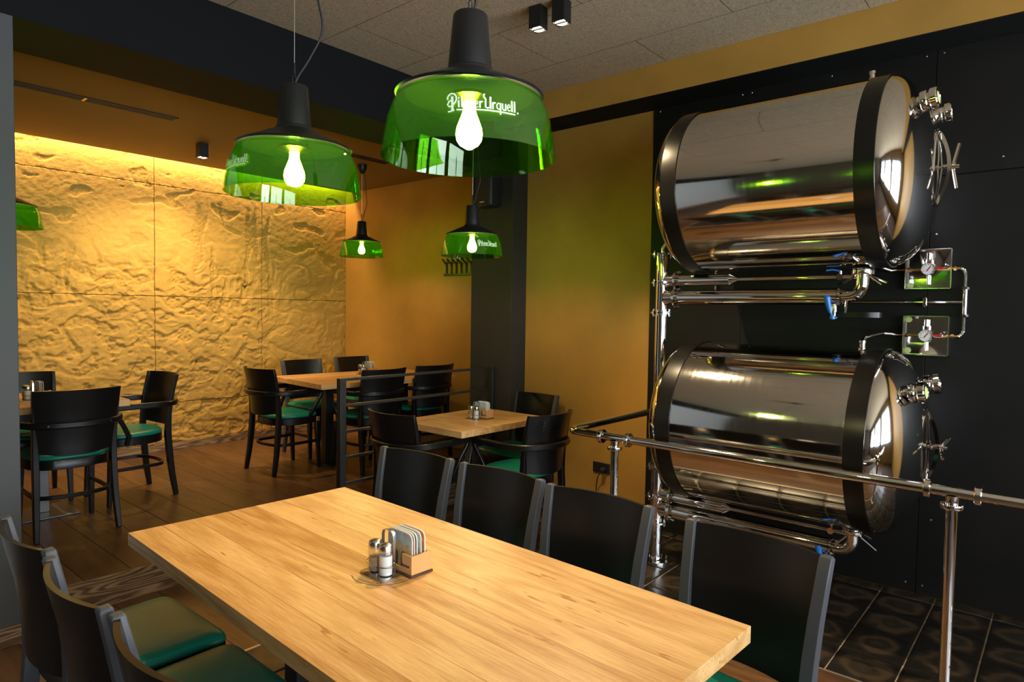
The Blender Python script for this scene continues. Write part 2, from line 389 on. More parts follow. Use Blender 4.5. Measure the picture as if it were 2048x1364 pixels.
def relief(x, z):
    h = .0022*nz(x*22, z*22)+.0020*nz(x*55, z*55, 4)
    wx, wz = x+.05*nz(x*4, z*4, 9), z+.05*nz(x*4, z*4, 17)
    up_ = sst(1.85, 2.2, z)
    m1 = nz(wx*3.6, wz*9, 3)+.25*nz(wx*11, wz*16, 5)
    h -= .006*sst(.30, .36, m1)*up_*(1+.6*nz(x*50, z*50))
    dr = sst(2.75, 2.95, x)*(1-sst(3.7, 3.9, x))*sst(1.35, 1.6, z)*(1-sst(2.4, 2.6, z))
    dl = (1-sst(1.9, 2.05, x))*sst(.9, 1.3, z)*(1-sst(1.95, 2.1, z))
    m2 = nz(wx*12, wz*1.6, 21)
    h -= .010*sst(.16, .24, m2)*max(dr, dl)*(1+.7*nz(x*50, z*50))
    ro = (1-sst(1.75, 2.05, z))*(.35+.65*(1-sst(3.3, 3.8, x)))
    m3 = nz(wx*6, wz*10, 31)+.4*nz(wx*16, wz*22, 33)
    h -= .013*sst(.10, .20, m3)*ro*(1+.9*nz(x*45, z*45))
    r4 = 1-abs(nz(wx*3, wz*4, 41))*2
    h -= .007*sst(.80, .93, r4)*(1-up_)
    h -= .010*sst(.12, .26, nz(wx*15, wz*21, 61))*ro*(.6+nz(x*3, z*3, 71))
    fan = sst(3.4, 3.7, x)*(1-sst(2.1, 2.3, z))
    h += .003*sst(-.02, .02, nz(wx*1.9-wz*1.3, wz*1.6, 51))*fan
    return h
def relief_panel(x0, x1, z0, z1, step=.0085):
    def ticks(a, b_):
        n = max(2, int((b_-a)/step)); return [a, a+.0012]+[a+(b_-a)*i/n for i in range(1, n)]+[b_-.0012, b_]
    X, Z = ticks(x0, x1), ticks(z0, z1); nx, nzz = len(X)-1, len(Z)-1; mb = MB()
    for j, z in enumerate(Z):
        for i, x in enumerate(X):
            e_ = i in (0, nx) or j in (0, nzz); mb.v.append((x, YB+(.012 if e_ else -relief(x, z)*1.1), z))
    for j in range(nzz):
        for i in range(nx):
            a = j*(nx+1)+i; mb.f.append((a, a+1, a+nx+2, a+nx+1))
    mb.build('relief_panel', 'relief', wb, angle=80)
xs = [.37, 1.43, 2.49, 3.55, XB]; zs = [ZB+.07, .60, 1.61, 2.64, 3.02]
for a, b_ in zip(xs, xs[1:]):
    for c, d in zip(zs, zs[1:]): relief_panel(a+.002, b_-.002, c+.002, d-.002)
# main ceiling boards
ce = struct('ceiling', MB().box((X0, Y0, ZC+.03), (3.855, 3.6, ZC+.15)), 'void_black')
BW, BL = .58, 1.16
for k in range(12):
    x1 = 3.455-BW*(k-1); x0 = x1-BW
    if k == 0: x0, x1 = 3.455, 3.854
    x0 = max(x0, X0)
    if x1 <= X0: break
    y = 2.03+.57*k
    while y > Y0: y -= BL
    while y < 3.514:
        a, b_ = max(y, Y0), min(y+BL, 3.514)
        if b_-a > .03:
            me_ = bx('ceiling_board', (x0+.0015, a+.0015, ZC), (x1-.0015, b_-.0015, ZC+.028), 'wood_wool', ce).data
            me_.materials.append(MATS['void_black'])
            for p_ in list(me_.polygons)[2:]: p_.material_index = 1  # side faces coloured black: seam shade painted in against the window light
        y += BL
# unseen walls behind the camera, with windows
def window_wall(name, along, wins, lo, hi, inner):
    """wall with openings; along = 'x' or 'y', inner = coordinate of the room face (wall is 15 cm thick outward)"""
    def B(mb, u0, u1, d0, d1, z0, z1):
        if along == 'x': mb.box((u0, inner+d0, z0), (u1, inner+d1, z1))
        else: mb.box((inner+d0, u0, z0), (inner+d1, u1, z1))
    w = MB(); B(w, lo, hi, -.15, 0, -.1, .82); B(w, lo, hi, -.15, 0, 2.68, ZC+.15)
    us = [lo]+[v for q in wins for v in q]+[hi]
    for i in range(0, len(us), 2): B(w, us[i], us[i+1], -.15, 0, .82, 2.68)
    struct(name, w, 'front_wall' if along == 'x' else 'dark_wall'); t = .06
    for (a, b_) in wins:
        f = MB()
        for (u0, z0, u1, z1) in ((a, .82, a+t, 2.68), (b_-t, .82, b_, 2.68), (a+t, .82, b_-t, .82+t), (a+t, 2.68-t, b_-t, 2.68), ((a+b_)/2-.03, .88, (a+b_)/2+.03, 2.62), (a+t, 2.1, b_-t, 2.15)):
            B(f, u0, u1, -.09, -.03, z0, z1)
        WIN.append(1); o = struct('window_%d' % len(WIN), f, 'iron_black')
        g = MB(); B(g, a+t, b_-t, -.065, -.06, .88, 2.62); g.build('glass_pane', 'window_glass', o, smooth=False)
WIN = []
window_wall('wall_front', 'x', WINDOWS, X0-.15, XW+.2, Y0)
window_wall('wall_left', 'y', LWINDOWS, Y0, 3.66, X0)
struct('wall_left_back', MB().box((X0-.15, 3.66, 0), (X0, YB+.2, ZC+.15)), 'dark_wall')

# ================================================================== TANKS
TXc, TR, TZU, TZL = 3.60, .445, 2.197, .904
def make_tank(zc, label, handle_v):
    t = thing('beer_tank', label, 'tank', (TXc, 0, zc), 0, 'polished steel beer tanks')
    Ry = rotm((0, -1, 0))                                        # lathe +z -> world -Y
    ya, yb = .715, 1.64                                          # strap centres
    seg = 96
    MB().lathe([(TR, -1.66), (TR, -.69)], seg, Ry).build('shell', 'tank_steel', t)
    def dome(sign, y):                                           # ellipsoidal head
        dp = .185 if sign < 0 else .15
        pr = [(max(TR*math.cos(i/18*PI/2), .0004), dp*math.sin(i/18*PI/2)) for i in range(19)]
        MB().lathe(pr, seg, Matrix.Translation((0, y, 0)) @ rotm((0, sign, 0))).build('end_dome', 'tank_steel', t, angle=60)
    dome(-1, .68); dome(1, 1.675)
    for y in (ya, yb):
        MB().lathe([(TR+.0005, -.0425), (TR+.006, -.0415), (TR+.007, 0), (TR+.006, .0415), (TR+.0005, .0425)], seg, Matrix.Translation((0, y, 0)) @ Ry).build('strap', 'strap_black', t)
    yd = .508                                                    # hatch plane near the crown
    for (dx, dz) in ((-.19, .26), (.13, .275)):
        d = Vector((dx*.5, -1, dz*.5)).normalized(); M = Matrix.Translation((dx, .68-.185*math.sqrt(1-(dx*dx+dz*dz)/TR**2)+.008, dz)) @ rotm(d)
        p = MB().lathe([(.028, -.03), (.028, .012), (.044, .013), (.046, .017), (.046, .036), (.043, .040), (.034, .041), (.034, .048)], 32, M).build('sight_port', 'chrome', t)
        MB().lathe([(.034, .048), (.045, .049), (.048, .053), (.048, .075), (.045, .079), (.030, .079), (.028, .076)], 32, M).build('port_cap', 'chrome', p)
        MB().lathe([(.0005, .0762), (.028, .076)], 24, M).build('port_glass', 'sticker', p)
    # oval hatch with its bow clamp and T-screw
    h = MB()
    pts = [(.135*math.cos(2*PI*k/40), yd-.006+.010*(math.cos(2*PI*k/40)**2), .175*math.sin(2*PI*k/40)) for k in range(40)]
    h.tube(pts, .004, 8, closed=True)
    h.build('hatch', 'chrome', t)
    c = MB(); n = 16
    bow = [(0, yd-.004-.046*math.cos((i/n-.5)*PI)**.8, .165*(2*i/n-1)) for i in range(n+1)]
    c.bar(bow, [.034-.006*abs(2*i/n-1) for i in range(n+1)], .015, (1, 0, 0))
    c.bar([(0, yd-.006, -.165), (0, yd-.022, 0), (0, yd-.006, .165)], .02, .006, (1, 0, 0))
    cl = c.build('hatch_clamp', 'chrome', t, angle=50)
    s = MB(); s.cyl((0, yd-.01, 0), (0, yd-.088, 0), .009); s.cyl((0, yd-.022, 0), (0, yd-.031, 0), .014, seg=6); s.cyl((0, yd-.034, 0), (0, yd-.043, 0), .014, seg=6)
    s.cyl((0, yd-.050, 0), (0, yd-.075, 0), .016)
    a = handle_v
    for sg in (1, -1):
        q = Vector((math.sin(a)*.105, -.02, math.cos(a)*.105)) if sg > 0 else Vector((-math.sin(a)*.105, -.02, -math.cos(a)*.105))
        b0 = Vector((0, yd-.062, 0)); s.cyl(b0, b0+q, .0075, seg=10)
    s.build('clamp_screw', 'chrome', t)
    # top nozzle
    v = MB(); v.lathe([(.018, -.03), (.018, .012), (.013, .016), (.013, .034), (.016, .036), (.016, .048), (.0005, .05)], 16, Matrix.Translation((-.05, .78, TR-.006)))
    v.build('top_nozzle', 'chrome', t)
    return t
make_tank(TZU, 'upper polished steel beer tank with black straps, upright hatch handle', .15)
make_tank(TZL, 'lower polished steel beer tank with black straps behind the chrome railing', 1.25)

# ------------------------------------------------------------------ pipe stand
PX, PY = 3.59, 1.887
ps = thing('pipe_stand', 'polished steel standpipe with bolted flanges feeding both tanks', 'pipework', (PX, PY, 0))
MB().cyl((0, 0, .02), (0, 0, 1.86), .037, seg=32).build('standpipe', 'chrome', ps)
def flange(z, r=.066, t=.010, name='flange', c=(0, 0), axis=(0, 0, 1), bolts=6, y=None):
    M = Matrix.Translation((c[0], c[1] if y is None else y, z)) @ rotm(axis); f = MB()
    f.lathe([(.036, -t/2), (r, -t/2), (r, t/2), (.036, t/2)], 32, M, loop=True)
    for k in range(bolts):
        a = 2*PI*(k+.5)/bolts; p0 = M @ Vector((math.cos(a)*(r-.012), math.sin(a)*(r-.012), -.022)); p1 = M @ Vector((math.cos(a)*(r-.012), math.sin(a)*(r-.012), .022))
        f.cyl(p0, p1, .0045, seg=8)
        for s_ in (-1, 1):
            q0 = M @ Vector((math.cos(a)*(r-.012), math.sin(a)*(r-.012), s_*t/2)); q1 = M @ Vector((math.cos(a)*(r-.012), math.sin(a)*(r-.012), s_*(t/2+.008))); f.cyl(q0, q1, .008, seg=6)
    return f.build(name, 'chrome', ps)
for z in (1.864, 1.694, 1.515, .582, .40, .245): flange(z)
flange(.008, .085, .014, 'base_flange')
# horizontal feeds below each tank; each rises through an elbow and a spoked union into the tank
def feed(z, ztank, y1=.877, ye=.80):
    b = MB(); b.tube([(0, -.03, z), (0, -.075, z)], [.047, .043], 24); b.cyl((0, -.07, z), (0, y1+.03-PY, z), .042, seg=32)
    b.build('feed_pipe', 'chrome', ps)
    flange(z, .066, .012, 'feed_flange', axis=(0, 1, 0), y=-.10)
    flange(z, .05, .012, 'end_flange', axis=(0, 1, 0), y=y1+.02-PY, bolts=4)
    e = MB(); rr = .065
    cy = ye+rr-PY+.0; pts = [(0, y1+.02-PY, z)]+[(0, cy-rr*math.sin(a), z+rr-rr*math.cos(a)) for a in [i/10*PI/2 for i in range(11)]]+[(0, ye-PY, ztank-.03)]
    e.tube(pts, .03, 24); el = e.build('elbow_pipe', 'chrome', ps)
    u = MB(); M = Matrix.Translation((0, ye-PY, ztank-.022))
    u.lathe([(.03, -.016), (.05, -.016), (.052, -.012), (.052, .012), (.05, .016), (.03, .016)], 12, M, loop=True)
    un = u.build('union_nut', 'chrome', ps)
    for k in range(4):
        a = PI/4+k*PI/2+.35; d = Vector((math.cos(a), math.sin(a), -.45)).normalized(); o = Vector((0, ye-PY, ztank-.022)); MB().cyl(o+d*.05, o+d*.145, .006, seg=8).build('spoke', 'chrome', un)
    # butterfly valve with blue lever
    v = MB(); vy = y1+.045-PY
    v.cyl((-.005, vy, z-.03), (-.01, vy, z-.11), .014); v.cyl((-.03, vy, z-.105), (.02, vy, z-.105), .012)
    va = v.build('drain_valve', 'chrome', ps)
    l = MB(); l.tube([(-.035, vy+.0, z-.105), (-.04, vy+.01, z-.075)], .005, 8); l.tube([(-.04, vy+.01, z-.08), (-.042, vy+.018, z-.045), (-.044, vy+.026, z-.005), (-.044, vy+.03, z+.005)], [.008, .014, .016, .009], 14)
    l.build('lever', 'blue_plastic', va)
    MB().cyl((-.034, vy, z-.113), (-.034, vy, z-.095), .014, seg=14).build('valve_cap', 'blue_plastic', va)
feed(1.606, TZU-TR); feed(.329, TZL-TR)
def sample_line(z, r0):
    b = MB(); b.tube([(0, -.03, z), (0, -.10, z)], [.04, .034], 20); b.cyl((0, -.10, z), (0, -.42, z), .034, seg=24); b.tube([(0, -.42, z), (0, -.46, z)], [.034, .013], 20)
    b.cyl((0, -.46, z), (-.0, .87-PY, z), .011, seg=14)
    b.build('sample_pipe', 'chrome', ps); flange(z, .06, .012, 'feed_flange', axis=(0, 1, 0), y=-.10)
    v = MB(); v.cyl((-.022, .90-PY, z), (.022, .90-PY, z), .016); v.cyl((0, .90-PY, z), (0, .90-PY, z+.03), .007, seg=10); v.cyl((0, .90-PY, z), (0, .80-PY, z), .012)
    va = v.build('sample_valve', 'chrome', ps)
    MB().bar([(0, .90-PY, z+.03), (-.005, .935-PY, z+.037), (-.005, .965-PY, z+.034)], [.012, .018, .014], .008, (1, 0, 0)).build('lever', 'blue_plastic', va)
sample_line(1.705, 0); sample_line(.415, 0)
hz = MB(); hz.tube([(.0, 0, 1.86), (0, 0, 1.90), (.0, -.02, 1.93), (0, -.05, 1.945), (.0, -.088, 1.945)], .011, 12); hz.build('vent_hose', 'hose', ps)
# black hoop hanging under the upper feed
hp = thing('drip_hoop', 'flat black steel hoop hanging under the upper feed pipe', 'hoop', (3.62, .835, 1.503))
pts = [(.06*math.cos(2*PI*k/48), .122*math.sin(2*PI*k/48), .013) for k in range(48)]
MB().bar(pts, .026, .003, (0, 0, 1), closed=True).build('band', 'strap_black', hp)
MB().cyl((-.058, .03, .02), (-.04, .03, .10), .006, seg=10).build('hanger', 'chrome', hp)

# ------------------------------------------------------------------ gauge cabinets on the wall
def cabinet(zc, label, stickers):
    t = thing('gauge_cabinet', label, 'gauge box', (XW-.0125, .595, zc), 0, 'mirror steel gauge boxes')
    h = .105
    MB().box((-.004, -h, -h), (0, h, h)).build('back_plate', 'chrome', t, smooth=False)
    r = MB()
    for lo, hi in (((-h, -h), (h, -h+.004)), ((-h, h-.004), (h, h)), ((-h, -h), (-h+.004, h)), ((h-.004, -h), (h, h))): r.box((-.05, lo[0], lo[1]), (-.004, hi[0], hi[1]))
    r.build('rim', 'satin_steel', t, smooth=False)
    M = Matrix.Translation((-.03, .0, 0)) @ rotm((-1, 0, 0))
    g = MB().lathe([(.0005, -.012), (.033, -.012), (.034, -.006), (.034, .012), (.031, .014), (.030, .010)], 32, M).build('gauge', 'chrome', t)
    MB().lathe([(.0005, .0105), (.030, .010)], 32, M).build('dial', 'white_face', g)
    MB().bar([M @ Vector((-.006, -.012, .0118)), M @ Vector((.012, .014, .0118))], .004, .001, (0, 1, 0)).build('needle', 'red_plastic', g)
    tk = MB()
    for k in range(9):
        a = math.radians(-30+k*30); tk.bar([M @ Vector((math.cos(a)*.021, math.sin(a)*.021, .0114)), M @ Vector((math.cos(a)*.027, math.sin(a)*.027, .0114))], .0022, .0006, (0, -math.sin(a), math.cos(a)))
    tk.build('dial_ticks', 'print_black', g)
    s = MB(); s.cyl((-.03, 0, .03), (-.03, 0, .085), .010); s.cyl((-.03, 0, .03), (-.03, 0, .05), .014, seg=6); s.cyl((-.03, 0, -.08), (-.03, 0, -.03), .006)
    s.build('regulator', 'chrome', t)
    p = MB(); p.cyl((-.026, .035, 0), (-.026, .145, 0), .007, seg=12); p.cyl((-.026, .085, 0), (-.026, .10, 0), .012, seg=6); p.cyl((-.026, -.14, 0), (-.026, -.035, 0), .008, seg=12); p.cyl((-.026, -.125, 0), (-.026, -.112, 0), .013, seg=6)
    p.build('copper_pipe', 'brass', t)
    MB().bar([(-.036, -.032, .004), (-.036, -.07, .002)], .012, .008, (0, 0, 1)).build('valve_lever', 'red_plastic', t, bevel=.002)
    MB().lathe([(.006, 0), (.012, 0), (.013, .004), (.006, .006)], 20, Matrix.Translation((-.03, -.078, .012)) @ rotm((-1, 0, 0)), loop=True).build('valve_body', 'chrome', t)
    for (y, z) in stickers: MB().lathe([(.0005, .002), (.0155, .0015), (.016, 0)], 24, Matrix.Translation((-.0042, y, z)) @ rotm((-1, 0, 0))).build('sticker', 'sticker', t)
    return t
ZC1, ZC2 = 1.765, 1.412
cabinet(ZC1, 'mirror steel gauge box beside the upper tank with one sticker', [(.085, -.085)])
cabinet(ZC2, 'mirror steel gauge box above the lower tank with two stickers', [(.085, .085), (.085, -.082)])
gl = thing('gas_line', 'thin chrome gas pipe with ribbed hoses linking the gauge boxes', 'pipework', (XW-.04, .43, 1.59))
def ribbed(pts, r):
    """corrugated hose: radius ripples along a resampled path"""
    pts = [Vector(p) for p in pts]; out = []; rs = []; acc = 0
    for a, b_ in zip(pts, pts[1:]):
        n_ = max(1, int((b_-a).length/.0035))
        for i in range(n_): out.append(a.lerp(b_, i/n_)); rs.append(r*(1+.16*(1 if len(rs) % 2 else -1)))
    out.append(pts[-1]); rs.append(r); return out, rs
p_ = MB(); p_.cyl((0, 0, 0), (0, .55, 0), .0075, seg=12); p_.build('cross_pipe', 'chrome', gl)
p_ = MB(); p_.cyl((0, 0, -.075), (0, 0, .075), .012, seg=16)
for z in (-.075, .065): p_.cyl((0, 0, z), (0, 0, z+.012), .017, seg=6)
p_.build('tee', 'chrome', gl)
for z0, z1 in ((.075, ZC1-1.59), (-.075, ZC2-1.59)):
    s_ = 1 if z1 > z0 else -1
    pts = [(0, 0, z0), (0, 0, z1-s_*.03), (.003, .008, z1-s_*.01), (.006, .022, z1)]
    q, rs = ribbed(pts, .0088); MB().tube(q, rs, 12).build('ribbed_hose', 'hose', gl)
MB().box((-.014, .165, -.026), (.026, .185, .026)).build('wall_clip', 'chrome', gl, bevel=.004)
q, rs = ribbed([(.004, .312, ZC1-1.59), (.0, .34, ZC1-1.593), (-.06, .37, ZC1-1.58), (-.08, .385, ZC1-1.52)], .0075); MB().tube(q, rs, 12).build('ribbed_hose', 'hose', gl)
q, rs = ribbed([(.004, .312, ZC2-1.59), (-.05, .318, ZC2-1.585), (-.2, .33, ZC2-1.58)], .0075); mb = MB().tube(q, rs, 12); mb.build('ribbed_hose', 'hose', gl)
MB().tube([(-.2, .33, ZC2-1.58), (-.40, .347, ZC2-1.59), (-.50, .35, ZC2-1.60), (-.538, .35, ZC2-1.615), (-.54, .35, ZC2-1.65)], .008, 12).build('bent_pipe', 'chrome', gl)
q, rs = ribbed([(0, 1.34, .02), (0, 1.34, .19)], .009); MB().tube(q, rs, 12).build('ribbed_hose', 'hose', gl)

# ------------------------------------------------------------------ chrome railing
RX, RZ = 3.05, .832
cr_ = thing('chrome_railing', 'polished tubular steel railing in front of the tanks', 'railing', (RX, 0, 0))
rp = [(XW-RX-.012, 2.165, RZ+.012), (.06, 2.165, RZ+.006)]+[(.06-.06*math.sin(a), 2.165-.06+.06*math.cos(a), RZ+.005) for a in [i/8*PI/2 for i in range(1, 9)]]+[(0, 1.5, RZ), (0, .3, RZ-.006), (0, -.75, RZ-.012)]
MB().tube(rp, .0215, 24).build('top_rail', 'chrome', cr_)
MB().lathe([(.02, 0), (.045, 0), (.045, .006), (.02, .01)], 24, Matrix.Translation((XW-RX-.013, 2.165, RZ+.012)) @ rotm((-1, 0, 0))).build('wall_rose', 'chrome', cr_)
for y in (1.862, .333, -.7):
    zt = RZ-.004*(1.862-y)
    post = MB(); post.cyl((0, y, .01), (0, y, zt-.058), .0205, seg=24); post.lathe([(.06, 0), (.06, .006), (.022, .012)], 24, Matrix.Translation((0, y, .001))); pp = post.build('post', 'chrome', cr_)
    c = MB()
    c.lathe([(.0215, -.064), (.038, -.064), (.040, -.061), (.040, -.047), (.038, -.044), (.022, -.043), (.022, -.03), (.026, -.012)], 28, Matrix.Translation((0, y, zt))); c.build('post_union', 'chrome', pp)
    for dy in (-.083, .083):
        c = MB(); c.lathe([(.021, -.012), (.036, -.012), (.0385, -.009), (.0385, .009), (.036, .012), (.021, .012)], 28, Matrix.Translation((0, y+dy, zt)) @ rotm((0, 1, 0))); c.build('rail_union', 'chrome', cr_)

# ================================================================== BLACK RAILING ON THE STEP
br = thing('steel_railing', 'black flat-bar steel railing along the step by the dark column', 'railing', (2.485, 3.56, 0))
MB().box((-.02, -.022, 0), (.024, .022, 1.064)).build('post', 'iron_black', br, bevel=.002)
MB().box((1.424, -.022, 0), (1.463, .022, 1.064)).build('post', 'iron_black', br, bevel=.002)
for k in range(5):
    z = 1.057-.1695*k
    MB().box((.0245, -.011, z-.011), (1.4235, .011, z+.007)).build('rail_bar', 'iron_black', br, bevel=.002)

# ================================================================== CHAIRS
def back_panel(parent, w0, w1, z0, z1, ybase, sag, rnd=0, t=.013, off=0, m='chair_black'):
    mb = MB(); nx, nz_ = 16, 10; vs = []
    def P(u, v, side):
        z = z0+(z1-z0)*v; w = w0+(w1-w0)*v
        if rnd and v < .25: z -= rnd*(1-(2*u-1)**2)*(1-v/.25)
        x = w*(u-.5); y = ybase(z)+off-sag*(1-(2*u-1)**2)
        return (x, y-side*t, z)
    for side in (0, 1):
        for j in range(nz_+1):
            for i in range(nx+1): vs.append(P(i/nx, j/nz_, side))
    S = (nx+1)*(nz_+1); fs = []
    for j in range(nz_):
        for i in range(nx):
            a = j*(nx+1)+i; fs.append((a+1, a, a+nx+1, a+nx+2)); fs.append((S+a, S+a+1, S+a+nx+2, S+a+nx+1))
    for i in range(nx):
        fs.append((i, i+1, S+i+1, S+i)); a = nz_*(nx+1)+i; fs.append((a+1, a, S+a, S+a+1))
    for j in range(nz_):
        a = j*(nx+1); fs.append((a+nx+1, a, S+a, S+a+nx+1)); a += nx; fs.append((a, a+nx+1, S+a+nx+1, S+a))
    return mb.add(vs, fs).build('backrest', m, parent, angle=50)
def slab_outline(outline, prof, mb=None):
    """stack of scaled outlines -> pad"""
    mb = mb or MB(); n = len(outline); cx = sum(p[0] for p in outline)/n; cy = sum(p[1] for p in outline)/n
    for (k, z) in prof: mb.v += [(cx+(x-cx)*k, cy+(y-cy)*k, z) for x, y in outline]
    for i in range(len(prof)-1):
        for k in range(n): mb.f.append((i*n+k, i*n+(k+1) % n, (i+1)*n+(k+1) % n, (i+1)*n+k))
    mb.f.append(tuple(reversed(range(n)))); mb.f.append(tuple((len(prof)-1)*n+k for k in range(n)))
    return mb
def superell(a, b_, e_, n=40, taper=0):
    o = []
    for k in range(n):
        t = 2*PI*k/n; c, s = math.cos(t), math.sin(t)
        x = a*abs(c)**(2/e_)*(1 if c >= 0 else -1); y = b_*abs(s)**(2/e_)*(1 if s >= 0 else -1)
        o.append((x*(1+taper*y/b_), y))
    return o
def rear_y(z):
    pts = [(0, -.262), (.15, -.238), (.30, -.222), (.45, -.212), (.58, -.216), (.72, -.235), (.87, -.268)]
    for (a, ya), (b_, yb) in zip(pts, pts[1:]):
        if z <= b_: return ya+(yb-ya)*(z-a)/(b_-a)
    return pts[-1][1]
PADP = [(.965, .452), (1.0, .458), (1.005, .466), (.985, .476), (.93, .484), (.8, .489), (.5, .4915), (.15, .492)]
def armchair():
    t = thing('armchair', '', 'chair')
    ol = superell(.225, .215, 2.7, taper=.06)
    slab_outline(ol, PADP).build('seat_pad', 'green_vinyl', t, angle=70)
    slab_outline(ol, [(.97, .395), (1.0, .398), (1.0, .449), (.985, .453), (.9, .453)]).build('seat_frame', 'chair_black', t, angle=40)
    for s in (-1, 1):
        zz = [0, .08, .16, .25, .35, .45, .52, .60, .70, .79, .87]
        pts = [(s*(.212-.012*math.sin(min(1, z/.87)*PI)+.008*max(0, z-.45)), rear_y(z)+.012, z) for z in zz]
        MB().bar(pts, [.026, .029, .031, .033, .034, .034, .032, .030, .028, .025, .022], [.032, .036, .038, .04, .042, .042, .038, .034, .03, .026, .02], (1, 0, 0)).build('rear_leg', 'chair_black', t, bevel=.004, angle=50)
        MB().bar([(s*.196, .188, .0), (s*.193, .178, .2), (s*.188, .168, .40)], [.026, .033, .038], [.026, .033, .038], (1, 0, 0)).build('front_leg', 'chair_black', t, bevel=.004)
        # arm support: from seat frame up and outward to the ring's end
        MB().bar([(s*.222, .085, .405), (s*.236, .075, .47), (s*.248, .12, .56), (s*.258, .165, .635), (s*.258, .172, .668), (s*.258, .155, .683)], [.022]*6, [.03, .03, .029, .028, .028, .026], (1, 0, 0)).build('arm_support', 'chair_black', t, bevel=.005, angle=60)
    back_panel(t, .395, .452, .505, .87, lambda z: rear_y(z), .068, rnd=.02, off=.012)
    ring = [(-.258, .165, .672), (-.262, .05, .672), (-.264, -.08, .671)]
    ring += [(-.264*math.cos(a), -.10-.219*math.sin(a)**.9, .67) for a in [i/18*PI for i in range(0, 19)]]
    ring += [(.264, -.08, .671), (.262, .05, .672), (.258, .165, .672)]
    MB().bar(ring, .040, .027, (0, 0, 1)).build('arm_ring', 'chair_black', t, bevel=.008, angle=60)
    st = [(-.19, .17, .235), (-.193, .0, .235), (-.19, -.12, .235)]+[(-.185*math.cos(a), -.14-.075*math.sin(a), .235) for a in [i/12*PI for i in range(13)]]+[(.19, -.12, .235), (.193, 0, .235), (.19, .17, .235)]
    MB().bar(st, .024, .016, (0, 0, 1)).build('stretcher', 'chair_black', t, bevel=.003, angle=60)
    for s in (-1, 1):
        MB().cyl((s*.155, -.283, .67), (s*.158, -.300, .67), .005, seg=10).build('bolt', 'iron_black', t)
    return t
def side_chair():
    t = thing('side_chair', '', 'chair')
    ol = superell(.215, .205, 11, 56, taper=.05)
    slab_outline(ol, PADP).build('seat_pad', 'green_vinyl', t, angle=70)
    slab_outline(ol, [(.985, .385), (1.0, .388), (1.0, .449), (.985, .453), (.9, .453)]).build('seat_frame', 'chair_black', t, angle=40)
    for s in (-1, 1):
        zz = [0, .08, .16, .25, .35, .45, .52, .60, .70, .79, .868, .874]
        pts = [(s*(.187-.006*math.sin(min(1, z/.87)*PI)+.038*max(0, z-.45)), rear_y(z)-.003, z) for z in zz]
        MB().bar(pts, [.028, .030, .032, .034, .035, .035, .035, .035, .034, .033, .032, .022], [.032, .036, .038, .040, .042, .042, .037, .034, .032, .030, .028, .020], (1, 0, 0)).build('rear_stile', 'stile_lit_black', t, bevel=.0025, angle=50)
        MB().bar([(s*.186, .178, .0), (s*.185, .172, .2), (s*.183, .165, .40)], [.026, .033, .038], [.026, .033, .038], (1, 0, 0)).build('front_leg', 'chair_black', t, bevel=.004)
        MB().bar([(s*.186, .165, .20), (s*.19, -.22, .20)], .024, .016, (0, 0, 1)).build('stretcher', 'chair_black', t, bevel=.003)
    back_panel(t, .356, .388, .50, .868, lambda z: rear_y(z), .040, off=.002)
    return t
AC = armchair(); SC = side_chair(); used = set()
def place(src, x, y, face, label, z=0, group=None):
    rz = math.radians(face-90)
    if src.name not in used:
        used.add(src.name); src.location = (x, y, z); src.rotation_euler = (0, 0, rz); src['label'] = label; src['group'] = group; return src
    return dup(src, (x, y, z), rz, label, group)
G1 = 'chairs at the long front table'
# facing angle: 0 = +X, 90 = +Y, 180 = -X, 270 = -Y
for x, y, f, lab in ((1.668, 2.187, 184.5, 'black chair on the tank side of the long table, farthest from camera'),
                     (1.675, 1.711, 180, 'second black chair from the far end, tank side of the long table'),
                     (1.651, 1.239, 180, 'third black chair from the far end, tank side of the long table'),
                     (1.597, .703, 173, 'largest black chair at the table corner nearest the chrome railing post')):
    place(SC, x, y, f, lab, 0, G1)
for x, y, f, lab in ((.765, 2.196, 1, 'black chair at the left edge, beside the grey post'),
                     (.750, 1.716, -1, 'middle black chair with curved back in the lower left corner'),
                     (.752, 1.262, 0, 'nearest black chair in the lower left, seat cut by the frame')):
    place(SC, x, y, f, lab, 0, G1)
G2 = 'chairs at the small square table'
place(AC, 2.878, 3.228, 0, 'black armchair in front of the step railing, left of the small table', 0, G2)
scf = place(AC, 3.325, 2.763, 90, 'black armchair with scuffed back, nearest side of the small table', 0, G2)
sk = MB()
for (x, z, w, h) in ((-.128, .832, .012, .004), (-.122, .822, .005, .014), (-.120, .806, .010, .005), (-.126, .797, .004, .016), (-.122, .775, .003, .012), (-.112, .812, .004, .003)):
    def sy(x_, z_): return rear_y(z_)+.012-.0139-.068*(1-(2*x_/(.395+.057*(z_-.505)/.365))**2)
    sk.add([(x+a*w/2, sy(x+a*w/2, z+b_*h/2), z+b_*h/2) for a, b_ in ((-1, -1), (1, -.6), (.8, 1), (-.7, .8))], [(0, 1, 2, 3)])
sk.build('scuff_mark', 'steel_grey', scf, smooth=False)
place(SC, 3.775, 3.195, 180, 'black chair against the ochre wall behind the small table', 0, G2)
G3 = 'chairs at the back room tables'
place(AC, 3.0, 5.085, 2, 'black armchair at the left end of the back room table', ZB, G3)
place(AC, 3.475, 4.62, 90, 'black armchair behind the step railing, left of two', ZB, G3)
place(AC, 4.085, 4.66, 90, 'black armchair behind the step railing, right of two', ZB, G3)
place(SC, 3.50, 5.40, 270, 'black chair on the relief wall side of the back table, left of two', ZB, G3)
place(SC, 4.14, 5.47, 272, 'black chair in the far corner beside the side wall', ZB, G3)
place(AC, 1.262, 4.675, 90, 'black armchair with its back to the camera at the left table', ZB, G3)
